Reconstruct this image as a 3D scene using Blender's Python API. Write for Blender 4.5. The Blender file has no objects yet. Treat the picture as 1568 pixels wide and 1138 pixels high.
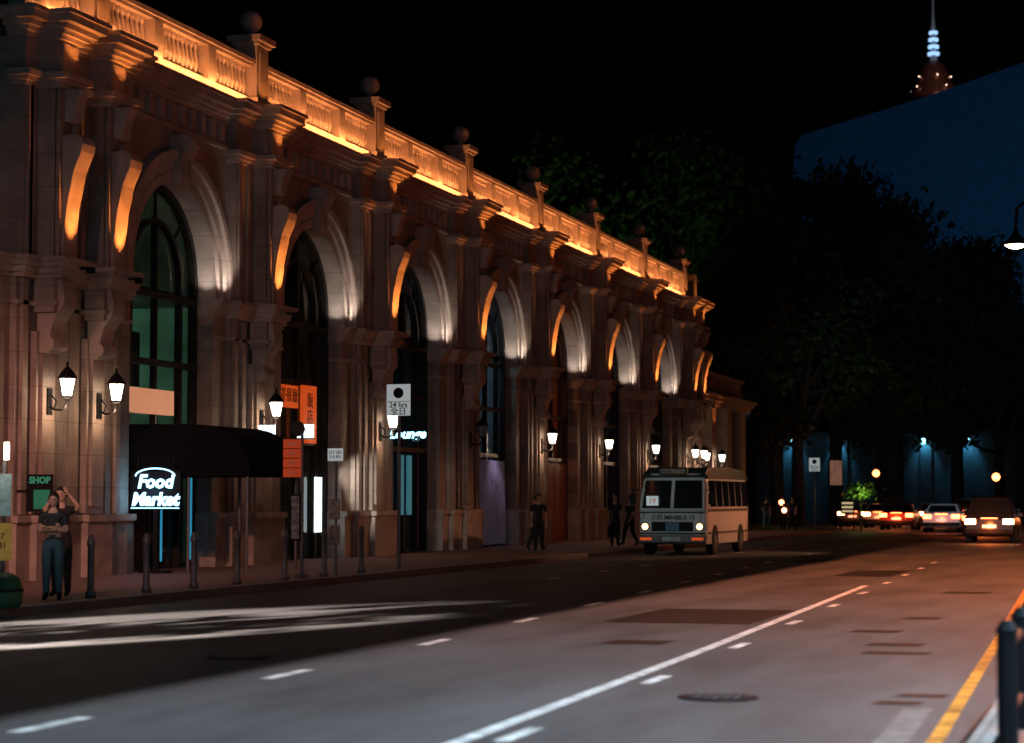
import bpy, math, random
from mathutils import Vector, Matrix, Euler
random.seed(7)
R=math.radians
scene=bpy.context.scene
COL=scene.collection

# ---------------------------------------------------------------- materials
def _nt(name):
    m=bpy.data.materials.new(name); m.use_nodes=True
    nt=m.node_tree; b=nt.nodes['Principled BSDF']
    return m,nt,b
def mat(name,col,rough=0.7,metal=0.0,var=0.25,scale=3.0,bump=0.15,spec=0.5,emit=None,estr=0.0):
    m,nt,b=_nt(name)
    b.inputs['Roughness'].default_value=rough; b.inputs['Metallic'].default_value=metal
    b.inputs['Specular IOR Level'].default_value=spec
    tc=nt.nodes.new('ShaderNodeTexCoord')
    n=nt.nodes.new('ShaderNodeTexNoise'); n.inputs['Scale'].default_value=scale; n.inputs['Detail'].default_value=6
    nt.links.new(tc.outputs['Object'],n.inputs['Vector'])
    r=nt.nodes.new('ShaderNodeValToRGB')
    r.color_ramp.elements[0].position=0.3; r.color_ramp.elements[1].position=0.7
    c=col
    r.color_ramp.elements[0].color=(c[0]*(1-var),c[1]*(1-var),c[2]*(1-var),1)
    r.color_ramp.elements[1].color=(min(1,c[0]*(1+var*.6)),min(1,c[1]*(1+var*.6)),min(1,c[2]*(1+var*.6)),1)
    nt.links.new(n.outputs['Fac'],r.inputs['Fac']); nt.links.new(r.outputs['Color'],b.inputs['Base Color'])
    if bump>0:
        bp=nt.nodes.new('ShaderNodeBump'); bp.inputs['Strength'].default_value=bump; bp.inputs['Distance'].default_value=0.02
        n2=nt.nodes.new('ShaderNodeTexNoise'); n2.inputs['Scale'].default_value=scale*12; n2.inputs['Detail'].default_value=4
        nt.links.new(tc.outputs['Object'],n2.inputs['Vector'])
        nt.links.new(n2.outputs['Fac'],bp.inputs['Height']); nt.links.new(bp.outputs['Normal'],b.inputs['Normal'])
    if emit:
        b.inputs['Emission Color'].default_value=(*emit,1); b.inputs['Emission Strength'].default_value=estr
    return m
def emat(name,col,s):
    m,nt,b=_nt(name)
    b.inputs['Base Color'].default_value=(col[0]*.5,col[1]*.5,col[2]*.5,1)
    b.inputs['Emission Color'].default_value=(*col,1); b.inputs['Emission Strength'].default_value=s
    return m
def stone(name,col,brickh=0.62,brickw=1.3,mort=0.008,var=0.2,axis='YZ',rough=.75,dk=.55):
    m,nt,b=_nt(name)
    b.inputs['Roughness'].default_value=rough
    tc=nt.nodes.new('ShaderNodeTexCoord'); sp=nt.nodes.new('ShaderNodeSeparateXYZ'); cb=nt.nodes.new('ShaderNodeCombineXYZ')
    nt.links.new(tc.outputs['Object'],sp.inputs[0])
    nt.links.new(sp.outputs[axis[0]],cb.inputs[0]); nt.links.new(sp.outputs[axis[1]],cb.inputs[1])
    br=nt.nodes.new('ShaderNodeTexBrick'); br.inputs['Scale'].default_value=1
    br.inputs['Brick Width'].default_value=brickw; br.inputs['Row Height'].default_value=brickh
    br.inputs['Mortar Size'].default_value=mort; br.inputs['Mortar Smooth'].default_value=.3
    c=col
    br.inputs['Color1'].default_value=(*c,1); br.inputs['Color2'].default_value=(c[0]*.88,c[1]*.86,c[2]*.84,1)
    br.inputs['Mortar'].default_value=(c[0]*dk,c[1]*dk*.95,c[2]*dk*.93,1)
    nt.links.new(cb.outputs[0],br.inputs['Vector'])
    n=nt.nodes.new('ShaderNodeTexNoise'); n.inputs['Scale'].default_value=1.3; n.inputs['Detail'].default_value=8; n.inputs['Roughness'].default_value=.65
    nt.links.new(tc.outputs['Object'],n.inputs['Vector'])
    mp=nt.nodes.new('ShaderNodeMapRange'); mp.inputs[1].default_value=.3; mp.inputs[2].default_value=.7
    mp.inputs[3].default_value=1-var*1.6; mp.inputs[4].default_value=1+var*.5
    nt.links.new(n.outputs['Fac'],mp.inputs[0])
    mx=nt.nodes.new('ShaderNodeVectorMath'); mx.operation='SCALE'
    nt.links.new(br.outputs['Color'],mx.inputs[0]); nt.links.new(mp.outputs[0],mx.inputs['Scale'])
    nt.links.new(mx.outputs[0],b.inputs['Base Color'])
    bp=nt.nodes.new('ShaderNodeBump'); bp.inputs['Strength'].default_value=.4; bp.inputs['Distance'].default_value=.015; bp.invert=True
    nt.links.new(br.outputs['Fac'],bp.inputs['Height'])
    n2=nt.nodes.new('ShaderNodeTexNoise'); n2.inputs['Scale'].default_value=25; n2.inputs['Detail'].default_value=4
    nt.links.new(tc.outputs['Object'],n2.inputs['Vector'])
    bp2=nt.nodes.new('ShaderNodeBump'); bp2.inputs['Strength'].default_value=.2; bp2.inputs['Distance'].default_value=.01
    nt.links.new(n2.outputs['Fac'],bp2.inputs['Height']); nt.links.new(bp.outputs['Normal'],bp2.inputs['Normal'])
    nt.links.new(bp2.outputs['Normal'],b.inputs['Normal'])
    return m
def asphalt(name,base=.06,tint=(1,1,1)):
    m,nt,b=_nt(name)
    tc=nt.nodes.new('ShaderNodeTexCoord')
    mpg=nt.nodes.new('ShaderNodeMapping'); mpg.inputs['Scale'].default_value=(1,.22,1)
    nt.links.new(tc.outputs['Object'],mpg.inputs[0])
    a=nt.nodes.new('ShaderNodeTexNoise'); a.inputs['Scale'].default_value=.9; a.inputs['Detail'].default_value=8; a.inputs['Roughness'].default_value=.6
    f=nt.nodes.new('ShaderNodeTexNoise'); f.inputs['Scale'].default_value=45; f.inputs['Detail'].default_value=3
    nt.links.new(mpg.outputs[0],a.inputs['Vector']); nt.links.new(tc.outputs['Object'],f.inputs['Vector'])
    r=nt.nodes.new('ShaderNodeValToRGB')
    r.color_ramp.elements[0].position=.3; r.color_ramp.elements[1].position=.72
    r.color_ramp.elements[0].color=(base*.5*tint[0],base*.5*tint[1],base*.5*tint[2],1)
    r.color_ramp.elements[1].color=(base*1.35*tint[0],base*1.35*tint[1],base*1.35*tint[2],1)
    nt.links.new(a.outputs['Fac'],r.inputs['Fac'])
    mp=nt.nodes.new('ShaderNodeMapRange'); mp.inputs[1].default_value=.3; mp.inputs[2].default_value=.7; mp.inputs[3].default_value=.6; mp.inputs[4].default_value=1.4
    nt.links.new(f.outputs['Fac'],mp.inputs[0])
    mx=nt.nodes.new('ShaderNodeVectorMath'); mx.operation='SCALE'
    nt.links.new(r.outputs['Color'],mx.inputs[0]); nt.links.new(mp.outputs[0],mx.inputs['Scale'])
    nt.links.new(mx.outputs[0],b.inputs['Base Color'])
    b.inputs['Roughness'].default_value=.66; b.inputs['Specular IOR Level'].default_value=.25
    bp=nt.nodes.new('ShaderNodeBump'); bp.inputs['Strength'].default_value=.6; bp.inputs['Distance'].default_value=.012
    nt.links.new(f.outputs['Fac'],bp.inputs['Height']); nt.links.new(bp.outputs['Normal'],b.inputs['Normal'])
    return m
def glassmat(name,tint=(.8,.9,.9),mixf=.90):
    m=bpy.data.materials.new(name); m.use_nodes=True; nt=m.node_tree
    nt.nodes.remove(nt.nodes['Principled BSDF']); o=nt.nodes['Material Output']
    t=nt.nodes.new('ShaderNodeBsdfTransparent'); t.inputs[0].default_value=(*tint,1)
    g=nt.nodes.new('ShaderNodeBsdfGlossy'); g.inputs['Roughness'].default_value=.06
    x=nt.nodes.new('ShaderNodeMixShader'); x.inputs[0].default_value=1-mixf
    nt.links.new(t.outputs[0],x.inputs[1]); nt.links.new(g.outputs[0],x.inputs[2]); nt.links.new(x.outputs[0],o.inputs[0])
    return m

M={}
M['stone']=stone('facade_stone',(.35,.27,.225),var=.28)
M['trim']=mat('trim_stone',(.39,.305,.255),.7,var=.3,scale=2.2,bump=.2)
M['arch']=stone('arch_stone',(.50,.44,.39),brickh=.5,brickw=3)
M['asph']=asphalt('asphalt',.085,(.95,1.0,1.03))
M['asphd']=asphalt('asphalt_patch',.012)
M['ground']=asphalt('ground_dark',.045)
M['pave']=stone('pavers',(.22,.10,.08),brickh=.11,brickw=.22,mort=.006,axis='XY')
M['kerb']=stone('kerb_granite',(.30,.28,.27),brickh=1.0,brickw=.9,mort=.012,axis='YX')
M['white']=mat('road_paint_white',(.68,.70,.68),.6,var=.6,scale=5,bump=.1)
M['yellow']=mat('road_paint_yellow',(.60,.24,.03),.6,var=.8,scale=3,bump=.1)
M['black']=mat('black_metal',(.008,.008,.010),.6,.0,var=.2,bump=0,spec=.15)
M['dark']=mat('dark_bronze',(.02,.018,.017),.45,.3,var=.3,bump=0)
M['glass']=glassmat('shop_glass')
M['grey']=mat('galvanised_steel',(.12,.13,.14),.5,.4,var=.2,scale=8,bump=.05)
M['fabric']=mat('awning_fabric',(.006,.006,.007),.9,var=.2,scale=12,bump=.2,spec=.05)
M['wood']=mat('wood_door',(.28,.09,.04),.5,var=.3,scale=2,bump=.1)
M['leaf']=mat('foliage',(.04,.07,.028),.6,var=.5,scale=.5,bump=0,spec=.15)
M['bark']=mat('bark',(.05,.04,.03),.9,var=.4,scale=4,bump=.6)
M['lant']=emat('lantern_glass',(1,.86,.68),7)
M['lantoff']=mat('lantern_glass_unlit',(.2,.22,.23),.3,var=.1,bump=0)
M['neon']=emat('neon_tube',(.38,.74,1),2.8)
M['neonc']=emat('neon_tube_cyan',(.35,.80,1),3)
M['neonb']=emat('neon_blue',(.03,.30,.50),.7)
M['cream']=mat('cream_paint',(.52,.56,.53),.4,var=.08,scale=2,bump=0)
M['bgreen']=mat('green_roof_paint',(.015,.05,.035),.5,var=.1,bump=0)
M['tyre']=mat('tyre_rubber',(.02,.02,.02),.85,var=.2,bump=.1)
M['cglass']=mat('vehicle_glass',(.010,.014,.016),.10,var=.1,bump=0,spec=.6)
M['chrome']=mat('chrome',(.5,.5,.5),.25,1,var=.05,bump=0)
M['head']=emat('headlight_glow',(1,.46,.14),9)
M['tail']=emat('tail_light_glow',(1,.12,.03),20)
M['tailw']=emat('tail_light_hot',(1,.38,.15),26)
M['plate']=mat('sign_white',(.60,.62,.60),.5,var=.05,bump=0)
M['platelit']=emat('lit_sign_white',(.80,.95,1),3.0)
M['redp']=mat('red_panel',(.55,.07,.02),.5,var=.15,bump=0,emit=(.9,.10,.02),estr=.2)
M['orangep']=mat('orange_sign',(.6,.08,.02),.5,var=.6,scale=2.2,bump=0,emit=(1,.12,.015),estr=.45)

# ---------------------------------------------------------------- mesh builder
class MB:
    def __init__(s): s.v=[]; s.f=[]
    def add(s,vs,fs):
        o=len(s.v); s.v+= [tuple(v) for v in vs]; s.f+=[tuple(i+o for i in f) for f in fs]; return s
    def box(s,x0,x1,y0,y1,z0,z1):
        x0,x1=min(x0,x1),max(x0,x1); y0,y1=min(y0,y1),max(y0,y1)
        return s.add([(x0,y0,z0),(x1,y0,z0),(x1,y1,z0),(x0,y1,z0),(x0,y0,z1),(x1,y0,z1),(x1,y1,z1),(x0,y1,z1)],
            [(0,3,2,1),(4,5,6,7),(0,1,5,4),(1,2,6,5),(2,3,7,6),(3,0,4,7)])
    def quad(s,a,b,c,d): return s.add([a,b,c,d],[(0,1,2,3)])
    def prism(s,pts,axis,c0,c1):
        n=len(pts)
        def P(p,c):
            if axis=='Y': return (p[0],c,p[1])
            if axis=='X': return (c,p[0],p[1])
            return (p[0],p[1],c)
        vs=[P(p,c0) for p in pts]+[P(p,c1) for p in pts]
        fs=[(i,(i+1)%n,n+(i+1)%n,n+i) for i in range(n)]+[tuple(range(n-1,-1,-1)),tuple(range(n,2*n))]
        return s.add(vs,fs)
    def lathe(s,prof,c,n=12,axis='Z',rot=0):
        vs=[];fs=[]
        for r,z in prof:
            for i in range(n):
                a=2*math.pi*i/n+rot; u=r*math.cos(a); w=r*math.sin(a)
                if axis=='Z': vs.append((c[0]+u,c[1]+w,c[2]+z))
                elif axis=='X': vs.append((c[0]+z,c[1]+u,c[2]+w))
                else: vs.append((c[0]+u,c[1]+z,c[2]+w))
        m=len(prof)
        for j in range(m-1):
            for i in range(n):
                k=(i+1)%n; fs.append((j*n+i,j*n+k,(j+1)*n+k,(j+1)*n+i))
        fs.append(tuple(range(n-1,-1,-1))); fs.append(tuple((m-1)*n+i for i in range(n)))
        return s.add(vs,fs)
    def ring(s,cy,cz,r0,r1,x0,x1,n=32,a0=0,a1=math.pi,stilt=0):
        vs=[];fs=[]
        pts=[]
        if stilt: pts.append((1,0,-stilt))
        for i in range(n+1):
            a=a0+(a1-a0)*i/n; pts.append((math.cos(a),math.sin(a),0))
        if stilt: pts.append((-1,0,-stilt))
        for c,sn,dz in pts:
            for (r,x) in ((r0,x0),(r1,x0),(r1,x1),(r0,x1)):
                vs.append((x,cy+c*r,cz+sn*r+dz))
        for i in range(len(pts)-1):
            o=i*4
            for k in range(4):
                l=(k+1)%4; fs.append((o+k,o+l,o+4+l,o+4+k))
        fs.append((0,1,2,3)); o=(len(pts)-1)*4; fs.append((o+3,o+2,o+1,o))
        return s.add(vs,fs)
    def tube(s,p0,p1,r0,r1=None,n=8):
        r1=r0 if r1 is None else r1
        p0=Vector(p0);p1=Vector(p1);d=(p1-p0).normalized()
        a=d.orthogonal().normalized(); b=d.cross(a)
        vs=[]
        for p,r in((p0,r0),(p1,r1)):
            for i in range(n):
                t=2*math.pi*i/n; vs.append(tuple(p+a*math.cos(t)*r+b*math.sin(t)*r))
        return s.add(vs,[(i,(i+1)%n,n+(i+1)%n,n+i) for i in range(n)]+[tuple(range(n-1,-1,-1)),tuple(range(n,2*n))])
    def path(s,pts,r,n=8):
        for a,b in zip(pts[:-1],pts[1:]): s.tube(a,b,r,r,n)
        return s
    def build(s,name,m,parent=None,smooth=False,bevel=0,loc=None):
        me=bpy.data.meshes.new(name); me.from_pydata(s.v,[],s.f); me.update()
        o=bpy.data.objects.new(name,me); COL.objects.link(o)
        me.materials.append(m)
        if smooth:
            for p in me.polygons: p.use_smooth=True
        if bevel:
            b=o.modifiers.new('bevel','BEVEL'); b.width=bevel; b.segments=2; b.limit_method='ANGLE'
        if parent: o.parent=parent
        if loc: o.location=loc
        import bmesh
        bm=bmesh.new(); bm.from_mesh(me); bmesh.ops.recalc_face_normals(bm,faces=bm.faces); bm.to_mesh(me); bm.free()
        return o
def empty(name,loc=(0,0,0),rot=0):
    o=bpy.data.objects.new(name,None); COL.objects.link(o); o.location=loc; o.rotation_euler=(0,0,rot); o.empty_display_size=.2
    return o
def text(body,size,loc,rot,m,parent=None,name='lettering',ext=.004,align='CENTER',bold=0,shear=0):
    c=bpy.data.curves.new(name,'FONT'); c.body=body; c.size=size; c.extrude=ext; c.align_x=align; c.align_y='CENTER'; c.offset=bold; c.shear=shear
    c.resolution_u=2
    o=bpy.data.objects.new(name,c); COL.objects.link(o); o.location=loc; o.rotation_euler=rot; c.materials.append(m)
    if parent: o.parent=parent
    return o
FACE_CAM=(R(90),0,0)
FACE_ST=(R(90),0,R(90))
def light(name,kind,loc,power,col,parent=None,target=None,size=.05,angle=90,blend=.5):
    l=bpy.data.lights.new(name,kind); l.energy=power; l.color=col
    if kind in('POINT','SPOT'): l.shadow_soft_size=size
    if kind=='SPOT': l.spot_size=R(angle); l.spot_blend=blend
    o=bpy.data.objects.new(name,l); COL.objects.link(o); o.location=loc
    if target: o.rotation_euler=(Vector(target)-Vector(loc)).to_track_quat('-Z','Y').to_euler()
    if parent: o.parent=parent
    return o

# ---------------------------------------------------------------- camera
cam=bpy.data.cameras.new('camera'); co=bpy.data.objects.new('camera',cam); COL.objects.link(co)
cam.sensor_width=36; cam.lens=75.8; cam.clip_end=4000; cam.clip_start=.1
cam.dof.use_dof=True; cam.dof.focus_distance=46; cam.dof.aperture_fstop=1.5
co.location=(0,0,1.6); co.rotation_euler=(R(90+3.43),0,R(16.32)); scene.camera=co
scene.view_settings.view_transform='Standard'; scene.view_settings.look='None'; scene.view_settings.exposure=0

# ---------------------------------------------------------------- world + moon
w=bpy.data.worlds.new('World'); scene.world=w; w.use_nodes=True
nt=w.node_tree; bg=nt.nodes['Background']; sk=nt.nodes.new('ShaderNodeTexSky'); sk.sky_type='NISHITA'; sk.sun_disc=False
sk.sun_elevation=R(-4); sk.sun_rotation=R(120)
nt.links.new(sk.outputs[0],bg.inputs[0]); bg.inputs[1].default_value=.03
sl=bpy.data.lights.new('moon_light','SUN'); sl.energy=.012; sl.angle=R(.5); sl.color=(.6,.75,1)
so=bpy.data.objects.new('moon_light',sl); COL.objects.link(so); so.rotation_euler=(R(50),0,R(-40))

# ---------------------------------------------------------------- ground, road
MB().quad((-1500,-300,-.02),(1500,-300,-.02),(1500,2500,-.02),(-1500,2500,-.02)).build('ground',M['ground'])
MB().quad((-15,-60,0),(-1.1,-60,0),(-1.1,150,0),(-15,150,0)).build('road',M['asph'])
MB().quad((-60,108,-.006),(40,108,-.006),(40,146,-.006),(-60,146,-.006)).build('cross_road',M['asph'])
MB().box(-26,-15.2,-60,108,-.1,.13).build('pavement',M['pave'])
MB().box(-.9,14,-60,108,-.1,.13).build('pavement',M['pave'])
MB().box(-15.2,-15,-60,108,-.1,.132).build('kerb',M['kerb'],bevel=.02)
MB().box(-1.1,-.9,-60,108,-.1,.132).build('kerb',M['kerb'],bevel=.02)
def strip(mb,pts,wd,z=.004):
    for (x0,y0),(x1,y1) in zip(pts[:-1],pts[1:]):
        mb.quad((x0-wd/2,y0,z),(x0+wd/2,y0,z),(x1+wd/2,y1,z),(x1-wd/2,y1,z))
def lerpY(tab,y):
    for (y0,x0),(y1,x1) in zip(tab[:-1],tab[1:]):
        if y<=y1: return x0+(x1-x0)*(y-y0)/(y1-y0)
    return tab[-1][1]
ctr=[(-10,-4.3),(13.5,-4.39),(22.3,-4.55),(29.5,-4.75),(38.4,-5.0),(60,-5.6),(100,-7.0)]
mk=empty('road_markings')
mb=MB(); strip(mb,[(lerpY(ctr,y),y) for y in range(-8,42)],.13)
mb.build('centre_line',M['white'],mk)
mb=MB()
y=9.6
while y<60:
    x=lerpY(ctr,y)+.27; strip(mb,[(x,y-.45),(x,y+.45)],.12); y+=4.7
mb.build('centre_dashes',M['white'],mk)
lane=[(-10,-7.5),(14,-7.52),(18.4,-7.6),(23.1,-7.7),(28.7,-8.0),(34.7,-8.3),(60,-9.6),(100,-10.4)]
mb=MB(); y=4.7
while y<100:
    strip(mb,[(lerpY(lane,y),y-.55),(lerpY(lane,y+1),y+.55)],.14); y+=4.65
mb.build('lane_dashes',M['white'],mk)
lane2=[(-10,-11.4),(30,-11.5),(100,-12.6)]
mb=MB(); y=43
while y<100:
    strip(mb,[(lerpY(lane2,y),y-.5),(lerpY(lane2,y+1),y+.5)],.12); y+=4.65
mb.build('lane_dashes_far',M['white'],mk)
yl=[(-10,-1.3),(14.7,-1.36),(24.7,-1.62),(45,-2.2),(80,-2.6),(100,-2.7)]
mb=MB()
strip(mb,[(lerpY(yl,y),y) for y in range(4,95)],.11)
mb.build('yellow_line',M['yellow'],mk)
mb=MB(); strip(mb,[(lerpY(yl,y)-.28,y) for y in range(-8,18)],.22,.004); mb.build('gutter_strip',mat('worn_concrete',(.15,.145,.14),.8,var=.5,scale=5),mk)
mb=MB()
for a,b,c,d in [(-6.9,-4.95,27.8,31.5),(-3.5,-2.9,26.5,27.0),(-3.0,-2.4,24.1,24.6),(-2.9,-2.2,22.8,23.2),(-5.9,-5.2,23.6,24.3),(-3.2,-2.7,29.6,30.2),(-2.1,-1.75,17.2,17.5),(-2.0,-1.6,17.9,18.2),(-9,-8,56,60),(-6.4,-5.2,46,50),(-3.4,-2.6,38,38.8)]:
    mb.add([(a,c,.0045),(b,c,.0045),(b+.05,d,.0045),(a+.05,d,.0045)],[(0,1,2,3)])
mb.build('asphalt_patches',M['asphd'],mk)
def manhole(x,y):
    e=empty('manhole_cover',(x,y,0))
    m=MB(); m.lathe([(.33,.0),(.33,.012),(.30,.014)],(0,0,0),24); m.build('rim',M['black'],e)
    m=MB()
    for i in range(-3,4):
        for j in range(-3,4):
            if i*i+j*j<10: m.box(i*.08-.02,i*.08+.02,j*.08-.02,j*.08+.02,.014,.022)
    m.build('treads',M['grey'],e)
manhole(-3.35,17.4); manhole(-8.9,20.5)

# ---------------------------------------------------------------- heritage building
XW=-19.95; L=8.1
P0=38.2
PIL=[P0+L*i for i in range(8)]
BK=1.32
piers=[]
for i,c in enumerate(PIL):
    if i==0: piers.append((35.3,c+BK,[c-2.0,c]))
    elif i==7: piers.append((c-BK,c+2.0+BK,[c,c+2.0]))
    else: piers.append((c-BK,c+BK,[c]))
arches=[(PIL[i]+PIL[i+1])/2 for i in range(7)]
Y0=20.0; YU=piers[0][0]; Y1=piers[-1][1]
RIN=2.05; ROUT=2.72; SPR=6.4; DEP=.42
B=empty('heritage_arcade_building')
def band(mb,z0,z1,e,pb=.25,pp=.70,hw=.38,pw=0.0,back=.1):
    iv=[]; y=None
    for k,(a,b,cs) in enumerate(piers):
        if k>0: iv.append((y,a-e,pw))
        y=a-e
        for c in cs:
            iv.append((y,c-hw-e,pb)); iv.append((c-hw-e,c+hw+e,pp)); y=c+hw+e
        iv.append((y,b+e,pb)); y=b+e
    for a,b,p in iv:
        mb.box(XW-back,XW+p+e,a,b,z0,z1)
def band_opening(mb,z0,z1,e,pb,pp,hw):
    for k,(a,b,cs) in enumerate(piers):
        ya=a-(2.75-RIN)-.02 if k>0 else Y0; yb=b+(2.73-RIN)+.02 if k<7 else b+e
        y=ya
        iv=[(y,a-e,0.0)]; y=a-e
        for c in cs:
            iv.append((y,c-hw-e,pb)); iv.append((c-hw-e,c+hw+e,pp)); y=c+hw+e
        iv.append((y,b+e,pb))
        if k<7: iv.append((b+e,yb,0.0))
        for q0,q1,p in iv:
            if q1>q0: mb.box(XW-DEP-.01,XW+p+e,q0,q1,z0,z1)
mb=MB(); ZT=10.2
for k,c in enumerate(arches):
    a=c-(L/2-BK); b=c+(L/2-BK)
    n=32
    pts=[(c+RIN*math.cos(math.pi*i/n),SPR+RIN*math.sin(math.pi*i/n)) for i in range(n+1)]
    for (ya,za),(yb,zb) in zip(pts[:-1],pts[1:]):
        mb.quad((XW,ya,za),(XW,yb,zb),(XW,yb,ZT),(XW,ya,ZT))
    mb.box(XW-DEP,XW,a,c-RIN,6.1,ZT); mb.box(XW-DEP,XW,c+RIN,b,6.1,ZT)
    mb.box(XW-DEP,XW,a,c-RIN,0.1,5.72); mb.box(XW-DEP,XW,c+RIN,b,0.1,5.72)
mb.box(XW-DEP,XW,Y0,YU,.1,5.72)
for y in range(21,35,1): mb.box(XW-.01,XW+.06,y,y+.5,1.35,5.7)
mb.build('spandrel_wall',M['stone'],B)
mb=MB()
for a,b,cs in piers:
    mb.box(XW-DEP-.2,XW+.25,a,b,6.1,ZT); mb.box(XW-DEP-.2,XW+.12,a,b,.1,5.72)
mb.build('pier_blocks',M['stone'],B)
mb=MB()
for c in arches:
    mb.ring(c,SPR,RIN-.003,RIN+.25,XW-DEP,XW-.002,36,stilt=.3)
mb.build('arch_soffits',M['arch'],B)
mb=MB()
for c in arches:
    mb.ring(c,SPR,RIN+.0,RIN+.2,XW+.001,XW+.07,36,stilt=.3)
    mb.ring(c,SPR,RIN+.2,RIN+.27,XW+.001,XW+.035,36,stilt=.3)
    mb.ring(c,SPR,RIN+.27,RIN+.5,XW+.001,XW+.12,36,stilt=.3)
    mb.ring(c,SPR,RIN+.5,ROUT,XW+.001,XW+.2,36,stilt=.3)
mb.build('archivolts',M['arch'],B)
mb=MB()
for c in arches:
    pr=[(XW+.0,8.35),(XW+.24,8.35),(XW+.3,8.5),(XW+.27,8.7),(XW+.3,8.9),(XW+.42,9.1),(XW+.5,9.22),(XW+.48,9.38),(XW+.36,9.44),(XW,9.44)]
    mb.prism(pr,'Y',c-.24,c+.24); mb.prism([(p[0]+(.03 if p[0]>XW+.01 else 0),p[1]) for p in pr[1:]]+[(XW,9.43)],'Y',c-.08,c+.08)
mb.build('keystones',M['trim'],B)
mb=MB()
for a,b,cs in piers:
    ys=[a+.06]
    for c in cs: ys+= [c-.78,c+.62]
    ys+= [b-.22]
    for y in ys:
        mb.box(XW+.2,XW+.31,y,y+.16,6.15,9.28)
    for c in cs:
        for d in (-1.2,-.75,.6,1.04):
            if a<c+d<b-.1: mb.box(XW+.1,XW+.19,c+d,c+d+.2,1.35,5.7)
        mb.box(XW+.1,XW+.26,c-.36,c+.36,1.35,4.75)
        mb.box(XW+.2,XW+.33,c-.24,c+.24,1.5,4.45)
mb.build('pier_fillets',M['stone'],B)
mb=MB()
for a,b,cs in piers:
    for c in cs:
        mb.box(XW+.2,XW+.62,c-.38,c+.38,5.1,ZT)
        mb.box(XW+.6,XW+.70,c-.38,c-.24,6.12,9.28); mb.box(XW+.6,XW+.70,c+.24,c+.38,6.12,9.28)
        mb.box(XW+.6,XW+.70,c-.30,c+.30,9.62,ZT-.05)
mb.build('pilasters',M['stone'],B)
mb=MB()
F=XW+.62
for a,b,cs in piers:
    for c in cs:
        mb.prism([(F,6.12),(F+.10,6.12),(F+.12,6.6),(F+.19,7.2),(F+.31,7.75),(F+.46,8.1),(F+.49,8.25),(F+.44,8.38),(F+.30,8.44),(F,8.4)],'Y',c-.26,c+.26)
        mb.prism([(F,8.72),(F+.12,8.66),(F+.24,8.72),(F+.27,8.9),(F+.32,9.1),(F+.42,9.28),(F,9.3)],'Y',c-.18,c+.18)
        mb.prism([(XW+.2,4.35),(XW+.42,4.35),(XW+.5,4.5),(XW+.48,4.7),(XW+.55,4.95),(XW+.74,5.2),(XW+.76,5.4),(XW+.7,5.72),(XW+.2,5.72)],'Y',c-.26,c+.26)
        mb.lathe([(.13,-.3),(.13,.3)],(XW+.45,c,4.52),12,'Y')
mb.build('consoles',M['trim'],B,bevel=.015)
mb=MB()
band_opening(mb,5.72,5.80,.05,.25,.72,.38); band_opening(mb,5.80,5.92,.12,.25,.72,.38)
band_opening(mb,5.92,6.02,.2,.25,.72,.38); band_opening(mb,6.02,6.1,.26,.25,.72,.38)
band_opening(mb,5.22,5.30,.05,.14,.62,.36)
mb.build('impost_course',M['trim'],B)
mb=MB()
band_opening(mb,.1,1.2,.12,.14,.28,.4); band_opening(mb,1.2,1.33,.18,.14,.28,.4)
mb.build('plinth',M['trim'],B)
mb=MB()
for z0,z1,e in ((9.28,9.36,.05),(9.36,9.44,.11),(9.44,9.56,.19)):
    for a,b,cs in piers:
        y=a-e; iv=[]
        for c in cs: iv+= [(y,c-.38-e,.25),(c-.38-e,c+.38+e,.7)]; y=c+.38+e
        iv.append((y,b+e,.25))
        for q0,q1,p in iv: mb.box(XW-.05,XW+p+e,q0,q1,z0,z1)
mb.build('capitals',M['trim'],B)
mb=MB()
for z0,z1,e in ((10.2,10.28,.06),(10.28,10.36,.14),(10.36,10.46,.24),(10.46,10.6,.38),(10.6,10.68,.44)):
    band(mb,z0,z1,e)
mb.build('cornice',M['trim'],B)
mb=MB()
for k,c in enumerate(arches):
    a=c-(L/2-BK); b=c+(L/2-BK)
    mb.box(XW-.05,XW+.10,a,b,9.56,9.64)
    y=a+.25
    while y<b-.3:
        mb.box(XW-.02,XW+.09,y,y+.24,9.72,10.14); y+=.52
mb.build('frieze_blocks',M['trim'],B)
mb=MB(); XB=XW+.05
mb.box(XB-.17,XB+.17,YU,Y1,10.68,10.92); mb.box(XB-.19,XB+.19,YU,Y1,11.66,11.74); mb.box(XB-.22,XB+.24,YU,Y1,11.74,11.84)
posts=[]
for i in range(7):
    for t in (1/3,2/3): posts.append(PIL[i]+L*t)
for y in posts: mb.box(XB-.165,XB+.20,y-.2,y+.2,10.921,11.659)
y=YU+.1
peds=[PIL[0]-2.0]+PIL+[PIL[7]+2.0]
while y<Y1-.1:
    if all(abs(y-p)>.30 for p in posts) and all(abs(y-p)>.48 for p in peds):
        mb.lathe([(.07,0),(.07,.06),(.04,.1),(.085,.26),(.05,.5),(.04,.6),(.07,.66),(.07,.74)],(XB,y,10.92),8)
    y+=.22
mb.build('balustrade',M['trim'],B)
mb=MB()
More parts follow.
